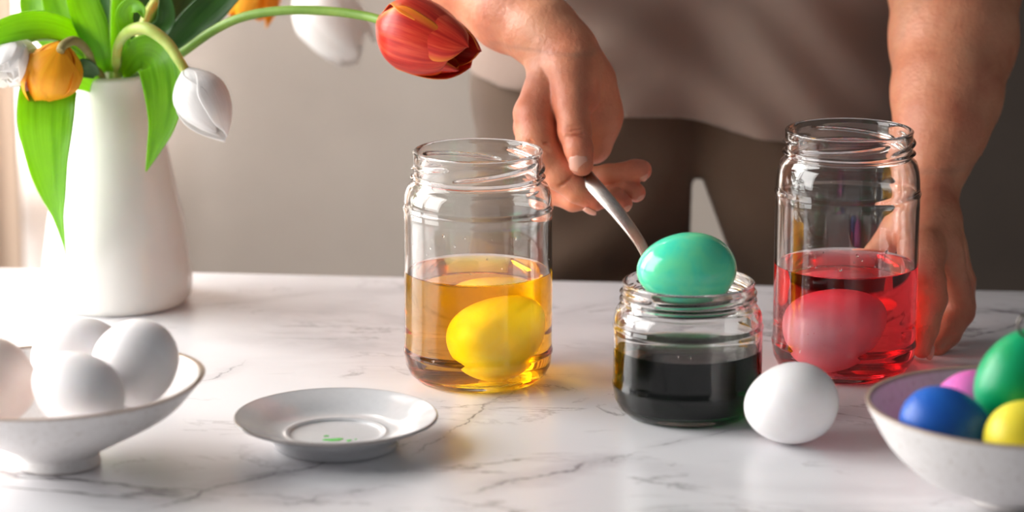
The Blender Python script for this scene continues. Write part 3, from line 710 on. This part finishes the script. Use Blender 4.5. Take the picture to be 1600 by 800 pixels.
def nets(D, g):
    S_ = D < 0
    c = np.zeros([n-1 for n in D.shape], np.uint8)
    cor = [(i, j, k) for i in (0, 1) for j in (0, 1) for k in (0, 1)]
    nx, ny, nz = D.shape
    for (i, j, k) in cor: c += S_[i:nx-1+i, j:ny-1+j, k:nz-1+k]
    act = (c > 0) & (c < 8); idx = -np.ones(c.shape, np.int32); I = np.argwhere(act); idx[act] = np.arange(len(I))
    V = {q: D[I[:, 0]+q[0], I[:, 1]+q[1], I[:, 2]+q[2]] for q in cor}
    acc = np.zeros((len(I), 3)); cnt = np.zeros(len(I))
    for q in cor:
        for ax in range(3):
            if q[ax] == 1: continue
            q2 = list(q); q2[ax] = 1; a, b = V[q], V[tuple(q2)]; m = (a < 0) != (b < 0)
            t = np.where(m, a/np.where(m, a-b, 1), 0); p = np.tile(np.array(q, float), (len(I), 1)); p[:, ax] = t
            acc[m] += p[m]; cnt[m] += 1
    verts = (I+acc/cnt[:, None])*g.res+g.lo
    faces = []
    for ax in range(3):
        o1, o2 = (ax+1) % 3, (ax+2) % 3
        sa = [slice(None)]*3; sb = [slice(None)]*3; sa[ax] = slice(0, -1); sb[ax] = slice(1, None)
        for q in (o1, o2): sa[q] = slice(1, -1); sb[q] = slice(1, -1)
        A, B = S_[tuple(sa)], S_[tuple(sb)]; E = np.argwhere(A != B)
        if not len(E): continue
        inside = A[E[:, 0], E[:, 1], E[:, 2]]
        E = E.copy(); E[:, o1] += 1; E[:, o2] += 1
        def cell(d1, d2):
            F_ = E.copy(); F_[:, o1] += d1; F_[:, o2] += d2; return idx[F_[:, 0], F_[:, 1], F_[:, 2]]
        q = np.stack([cell(-1, -1), cell(0, -1), cell(0, 0), cell(-1, 0)], 1)
        q[~inside] = q[~inside][:, ::-1]; faces.append(q)
    return verts, np.concatenate(faces)
def np_mesh(name, parts, m, parent=None):
    vs = []; fs = []; o = 0
    for v, f in parts: vs.append(v); fs.append(f+o); o += len(v)
    V = np.concatenate(vs); Fq = np.concatenate(fs)
    me = bpy.data.meshes.new(name); me.vertices.add(len(V)); me.vertices.foreach_set('co', V.astype(np.float32).ravel())
    me.loops.add(len(Fq)*4); me.loops.foreach_set('vertex_index', Fq.astype(np.int32).ravel())
    me.polygons.add(len(Fq)); me.polygons.foreach_set('loop_start', np.arange(0, len(Fq)*4, 4, dtype=np.int32)); me.polygons.foreach_set('loop_total', np.full(len(Fq), 4, dtype=np.int32))
    me.update(calc_edges=True); me.validate()
    return link(name, me, m, parent)

BX, BY = 0.150, 2.345       # middle of the trunk
# joints written as (px, py, Y, radius px)
def J(px, py, Y, r): p = P(px, py, Y); return (np.array(p), S(r, Y))
shR = (np.array((BX-0.185, BY+0.02, 0.50)), 0.050); elR = (np.array((-0.150, 2.19, 0.325)), 0.044)
shL = (np.array((BX+0.185, BY+0.02, 0.50)), 0.050)
main = []
def chain(lst, k, dest): 
    for a, b in zip(lst[:-1], lst[1:]): dest.append((a[0], b[0], a[1], b[1], k))
# right arm (picture left)
armR = [shR, elR, J(740, -55, 2.115, 84), J(800, 12, 2.075, 66), J(850, 52, 2.045, 52), J(876, 84, 2.03, 46)]
chain(armR, 0.012, main)
palmR = []
chain([J(876, 84, 2.03, 45), J(872, 128, 2.020, 42), J(852, 172, 2.015, 36), J(832, 200, 2.012, 30)], 0.012, palmR)      # index side of the hand
chain([J(890, 84, 2.035, 42), J(915, 130, 2.035, 42), J(928, 180, 2.035, 40), J(925, 225, 2.035, 32)], 0.012, palmR)   # heel and palm side
chain([J(900, 100, 2.015, 34), J(905, 150, 2.005, 30)], 0.012, palmR)  # thumb root
fingR = {
 'thumb': ([J(888, 118, 2.005, 34), J(893, 160, 1.992, 28), J(898, 205, 1.982, 25.5), J(904, 232, 1.976, 22), J(909, 257, 1.973, 18.5)], 0.010),
 'index': ([J(850, 140, 2.006, 30), J(834, 178, 1.998, 31), J(838, 215, 1.991, 31), J(850, 245, 1.987, 29), J(875, 272, 1.983, 26), J(903, 297, 1.980, 21), J(930, 314, 1.978, 16.5)], 0.008),
 'middle': ([J(850, 205, 2.030, 28), J(868, 262, 2.030, 24), J(900, 282, 2.020, 19), J(950, 274, 2.010, 17), J(992, 267, 2.004, 17), J(1002, 266, 2.002, 16.5)], 0.008),
 'ring': ([J(860, 215, 2.035, 28), J(872, 285, 2.028, 24), J(905, 310, 2.014, 18), J(950, 305, 2.006, 15.5), J(985, 297, 2.002, 15.5), J(994, 301, 1.999, 15)], 0.007),
 'little': ([J(870, 225, 2.040, 24), J(862, 297, 2.012, 22), J(895, 314, 2.002, 16), J(935, 312, 1.996, 14), J(962, 308, 1.993, 14.5), J(975, 318, 1.990, 13.5)], 0.006),
}
# left arm (picture right)
armL = [shL, (np.array(P(1520, -110, 2.20)), S(104, 2.2)), J(1492, -30, 2.17, 98), J(1490, 60, 2.13, 94), J(1479, 150, 2.09, 81), J(1470, 205, 2.065, 66), J(1458, 260, 2.045, 48), J(1450, 305, 2.03, 37)]
chain(armL, 0.014, main)
palmL = []
chain([J(1450, 305, 2.028, 37), J(1448, 345, 2.010, 36), J(1445, 395, 1.985, 34)], 0.012, palmL)
chain([J(1450, 305, 2.03, 35), J(1464, 350, 2.016, 32), J(1474, 395, 2.006, 30)], 0.012, palmL)
fingL = {
 'index': ([J(1440, 385, 1.980, 29), J(1452, 440, 1.967, 26), J(1455, 466, 1.961, 25.5), J(1447, 512, 1.954, 20), J(1441, 545, 1.951, 15.5)], 0.008),
 'middle': ([J(1474, 385, 1.998, 27), J(1492, 445, 2.000, 23), J(1500, 487, 1.998, 23), J(1482, 522, 1.984, 19), J(1462, 545, 1.974, 16)], 0.008),
 'ring': ([J(1485, 390, 2.008, 26), J(1502, 440, 2.012, 22), J(1503, 480, 2.010, 21), J(1484, 515, 1.990, 18), J(1470, 535, 1.980, 15)], 0.008),
 'little': ([J(1490, 390, 2.020, 22), J(1500, 435, 2.028, 18), J(1498, 470, 2.028, 17), J(1482, 505, 2.010, 15), J(1470, 520, 2.000, 13)], 0.008),
 'thumb': ([J(1440, 320, 2.020, 30), J(1405, 360, 2.020, 26), J(1372, 400, 2.016, 22), J(1350, 440, 2.010, 19), J(1342, 465, 2.006, 16)], 0.010),
}
torso = [((BX-0.075, BY, 0.16), (BX-0.075, BY, 0.42), 0.084, 0.104, 0.03), ((BX+0.075, BY, 0.16), (BX+0.075, BY, 0.42), 0.084, 0.104, 0.03),
         ((BX-0.13, BY+0.01, 0.47), (BX+0.13, BY+0.01, 0.47), 0.060, 0.060, 0.04), ((BX, BY+0.02, 0.46), (BX, BY+0.015, 0.62), 0.060, 0.055, 0.03)]
legs = [((BX-0.10, BY, 0.14), (BX-0.105, BY, -0.85), 0.060, 0.045, 0.02), ((BX+0.12, BY, 0.14), (BX+0.155, BY, -0.85), 0.060, 0.045, 0.02)]
head = [((BX, BY-0.02, 0.70), (BX, BY+0.0, 0.755), 0.066, 0.078, 0.03), ((BX, BY-0.05, 0.655), (BX, BY-0.03, 0.70), 0.038, 0.06, 0.03), ((BX, BY-0.095, 0.70), (BX, BY-0.085, 0.72), 0.010, 0.008, 0.01)]
def field(g, hands=True, rest=True):
    M0 = g.new()
    for a, b, ra, rb, k in main: g.cone(M0, a, b, ra, rb, k)
    if rest:
        for a, b, ra, rb, k in torso+legs+head: g.cone(M0, a, b, ra, rb, k, 0.03)
    for a, b, ra, rb, k in palmR+palmL: g.cone(M0, a, b, ra, rb, k)
    out = M0
    if hands:
        out = M0.copy()
        for fd in (fingR, fingL):
            for nm, (js, k) in fd.items():
                Fd = g.new()
                for a, b in zip(js[:-1], js[1:]): g.cone(Fd, a[0], b[0], a[1], b[1], 0.003)
                if Fd.min() < 0.9: out = np.minimum(out, smin(M0, Fd, k))
        for a, b, r, k in grooves: g.cut(out, a, b, r, k)
    return out
def G(p1, p2, Y, r=0.0009, k=0.0012): return (np.array(P(p1[0], p1[1], Y)), np.array(P(p2[0], p2[1], Y)), r, k)
grooves = [G((882, 205), (917, 203), 1.9712, 0.0008), G((884, 212), (918, 211), 1.9708, 0.0008), G((884, 198), (914, 196), 1.9716, 0.0008),
           G((822, 220), (856, 225), 1.9778, 0.0007), G((824, 229), (858, 234), 1.9760, 0.0007), G((868, 296), (894, 276), 1.9722, 0.0009)]
def mask_out(v, f, lo, hi):
    c = v[f].mean(1); ins = ((c > np.array(lo)) & (c < np.array(hi))).all(1); return v, f[~ins]
def mask_in(v, f, lo, hi):
    c = v[f].mean(1); ins = ((c > np.array(lo)) & (c < np.array(hi))).all(1); return v, f[ins]
a0 = P(850, 60, 2.03)
hR = ((P(770, 100, 2.0).x, 1.945, P(900, 350, 2.0).z), (P(1040, 100, 2.0).x, 2.075, P(850, 78, 2.03).z))
hL = ((P(1320, 100, 2.0).x, 1.93, -0.005), (P(1540, 100, 2.0).x, 2.075, P(1460, 262, 2.04).z))
parts = []
for lo, hi in (hR, hL):
    m_ = 0.006
    g = Grid([c-m_ for c in lo], [c+m_ for c in hi], 0.00105); v, f = nets(field(g, True, False), g)
    parts.append(mask_in(v, f, [c-0.002 for c in lo], [c+0.003 for c in hi]))
for lo, hi in (((-0.21, 1.955, 0.03), (0.14, 2.32, 0.40)), ((0.18, 1.955, 0.03), (0.45, 2.32, 0.40))):
    g = Grid(lo, hi, 0.0028); v, f = nets(field(g, True, False), g)
    for a, b in (hR, hL): v, f = mask_out(v, f, a, b)
    parts.append(mask_in(v, f, (-1, 0, -1), (1, 2.30, 0.385)))
g = Grid((-0.24, 2.10, -0.95), (0.52, 2.56, 0.86), 0.009); v, f = nets(field(g, False, True), g)
zc = v[f].mean(1); keep = ~(((zc[:, 1] < 2.29) & (zc[:, 2] < 0.38) & ((zc[:, 0] < BX-0.19) | (zc[:, 0] > BX+0.185))) )
parts.append((v, f[keep]))
person = empty('person', (BX, BY, -0.95), 'person in a taupe shirt and brown trousers, holding a spoon above the jars', 'person')
person.location = (0, 0, 0); bpy.context.view_layer.update()
body = np_mesh('body', parts, skin, person)
# flush: redder finger ends and knuckles
me = body.data; n_ = len(me.vertices); co = np.zeros(n_*3, np.float32); me.vertices.foreach_get('co', co); co = co.reshape(-1, 3)
fl = np.zeros(n_, np.float32)
for fd in (fingR, fingL):
    for nm, (js, k) in fd.items():
        for jj, s_, am in ((js[-1], 0.013, 0.7), (js[-2], 0.012, 0.45), (js[1], 0.016, 0.3)):
            fl = np.maximum(fl, am*np.exp(-((co-jj[0])**2).sum(1)/(2*s_*s_*0.6)))
me.attributes.new('flush', 'FLOAT', 'POINT').data.foreach_set('value', fl)
# fingernails
def nail(px, py, Y, r, dirpx, w, l, nrm=(0, -1, 0.2), white=True):
    c0 = P(px, py, Y); d = (P(px+dirpx[0], py+dirpx[1], Y)-c0).normalized(); nv = Vector(nrm); nv = (nv-d*nv.dot(d)).normalized(); s = d.cross(nv)
    c0 = c0 + nv*S(r, Y)
    W_, L_ = S(w, Y)/2, S(l, Y)
    vs, fs = [], []; NU, NV = 10, 10
    for j in range(NV+1):
        v = j/NV*2-1; wv = math.sqrt(max(0, 1-abs(v)**5))*0.9+0.1
        for i in range(NU+1):
            u = (i/NU*2-1)*wv
            vs.append(c0 + s*(u*W_) + d*(v*L_/2) - nv*(0.42*W_*u*u) - nv*(0.12*L_*v*v*(1 if v > 0 else 0.5)))
    for j in range(NV):
        for i in range(NU):
            a = j*(NU+1)+i; fs.append((a, a+1, a+NU+2, a+NU+1))
    o = mesh('fingernail', vs, fs, nail_m, body); md = o.modifiers.new('t', 'SOLIDIFY'); md.thickness = 0.0007; md.offset = 0
    return o
nail(906, 252, 1.974, 20.0, (0.12, 1), 29, 27, (-0.18, -1, -0.05))
nail(925, 322, 1.978, 13.0, (0.9, 0.45), 18, 22, (-0.25, -0.55, -0.8))
nail(1004, 270, 2.002, 14.5, (0.95, 0.3), 17, 17, (0.15, -1, -0.35))
nail(996, 304, 1.999, 13.2, (0.6, 0.8), 15, 16, (0.3, -1, -0.1))
nail(977, 321, 1.990, 12.2, (0.7, 0.7), 14, 16, (0.2, -1, -0.25))
nail(1446, 548, 1.953, 14.0, (-0.15, 1), 17, 24, (0.75, -0.8, 0.0))

# clothes
def wob(X, Y, Z, A):
    ph = 2*PI*(Z*1.0 - 0.28*(X-BX) + 0.9*(X-BX)**2)/0.075 + 1.3*np.sin(X*23+1)+0.9*np.sin(Z*31+X*17)
    ph2 = 2*PI*(Z*0.7 + 0.55*(X-BX))/0.050 + 1.6*np.sin(X*19+2.0)
    am = 0.5+0.5*np.sin(X*14+Z*9+0.8)
    return A*(np.sin(ph)*am + 0.35*np.sin(ph2)*(1-am))
def build_cloth(name, prims, lo, hi, res, m, cutfn, A):
    g = Grid(lo, hi, res); D = g.new()
    for a, b, ra, rb, k in prims: g.cone(D, a, b, ra, rb, k, 0.04)
    X = g.ax[0][:, None, None]; Y = g.ax[1][None, :, None]; Z = g.ax[2][None, None, :]
    D = D + wob(X, Y, Z, A).astype(np.float32)
    D = np.maximum(D, cutfn(X, Y, Z)).astype(np.float32)
    v, f = nets(D, g); return np_mesh(name, [(v, f)], m, person)
hem = lambda X, Y, Z: (0.1017+0.18*(0.195-X) + 0.0015*np.sin(X*60) - Z)
shirt_pr = [((BX-0.072, BY, 0.05), (BX-0.075, BY, 0.42), 0.112, 0.116, 0.03), ((BX+0.072, BY, 0.05), (BX+0.075, BY, 0.42), 0.112, 0.116, 0.03),
            ((BX-0.13, BY+0.01, 0.47), (BX+0.13, BY+0.01, 0.47), 0.068, 0.068, 0.04),
            (tuple(shR[0]), tuple(shR[0]*0.45+elR[0]*0.55), 0.060, 0.060, 0.03), (tuple(shL[0]), tuple(shL[0]*0.5+armL[1][0]*0.5), 0.062, 0.062, 0.03)]
shirt = build_cloth('shirt', shirt_pr, (-0.22, 2.12, 0.03), (0.52, 2.56, 0.575), 0.0036, shirt_m, lambda X, Y, Z: np.maximum(hem(X, Y, Z), Z-0.535), 0.0090)
tr_pr = [((BX-0.078, BY+0.004, -0.01), (BX-0.078, BY+0.004, 0.16), 0.104, 0.103, 0.02), ((BX+0.078, BY+0.004, -0.01), (BX+0.078, BY+0.004, 0.16), 0.104, 0.103, 0.02),
         ((BX-0.098, BY, 0.00), (BX-0.102, BY, -0.25), 0.088, 0.080, 0.012), ((BX-0.102, BY, -0.25), (BX-0.105, BY, -0.90), 0.080, 0.058, 0.02),
         ((BX+0.104, BY, 0.00), (BX+0.135, BY, -0.25), 0.090, 0.078, 0.012), ((BX+0.135, BY, -0.25), (BX+0.155, BY, -0.90), 0.078, 0.058, 0.02)]
tr_pr[0] = (tr_pr[0][0][:2]+(0.055,),)+tr_pr[0][1:]; tr_pr[1] = (tr_pr[1][0][:2]+(0.055,),)+tr_pr[1][1:]
build_cloth('trousers', tr_pr, (-0.10, 2.18, -0.93), (0.42, 2.50, 0.19), 0.0050, trouser_m, lambda X, Y, Z: np.maximum(np.maximum(Z-0.175, -0.90-Z), np.minimum(np.minimum(X-0.142, 0.150+(0.062-Z)*0.37-X), 0.062-Z)), 0.0030)
for s_, x in ((-1, BX-0.105), (1, BX+0.155)):
    bm = bmesh.new(); bmesh.ops.create_uvsphere(bm, u_segments=24, v_segments=12, radius=1)
    for v in bm.verts:
        v.co = Vector((v.co.x*0.045*(1-0.12*v.co.y), v.co.y*0.125-0.05, max(v.co.z, -0.55)*0.05*(1.2 if v.co.y > 0 else 0.8)))+Vector((x, BY, -0.9195))
    me2 = bpy.data.meshes.new('shoe'); bm.to_mesh(me2); bm.free(); link('shoe', me2, dark_m, person)
# cap of hair, out of the picture
bm = bmesh.new(); bmesh.ops.create_icosphere(bm, subdivisions=3, radius=0.094)
bmesh.ops.delete(bm, geom=[v for v in bm.verts if v.co.z < -0.01-0.6*v.co.y*-1*-1 and v.co.y < 0.02], context='VERTS')
for v in bm.verts: v.co = Vector((v.co.x*0.93, v.co.y*1.05, v.co.z*1.0))+Vector((BX, BY+0.008, 0.755))
me3 = bpy.data.meshes.new('hair'); bm.to_mesh(me3); bm.free(); ho = link('hair', me3, dark_m, person)

pd = Vector((BX, BY, -0.95)); person.location = pd
for ch in person.children: ch.location = ch.location - pd
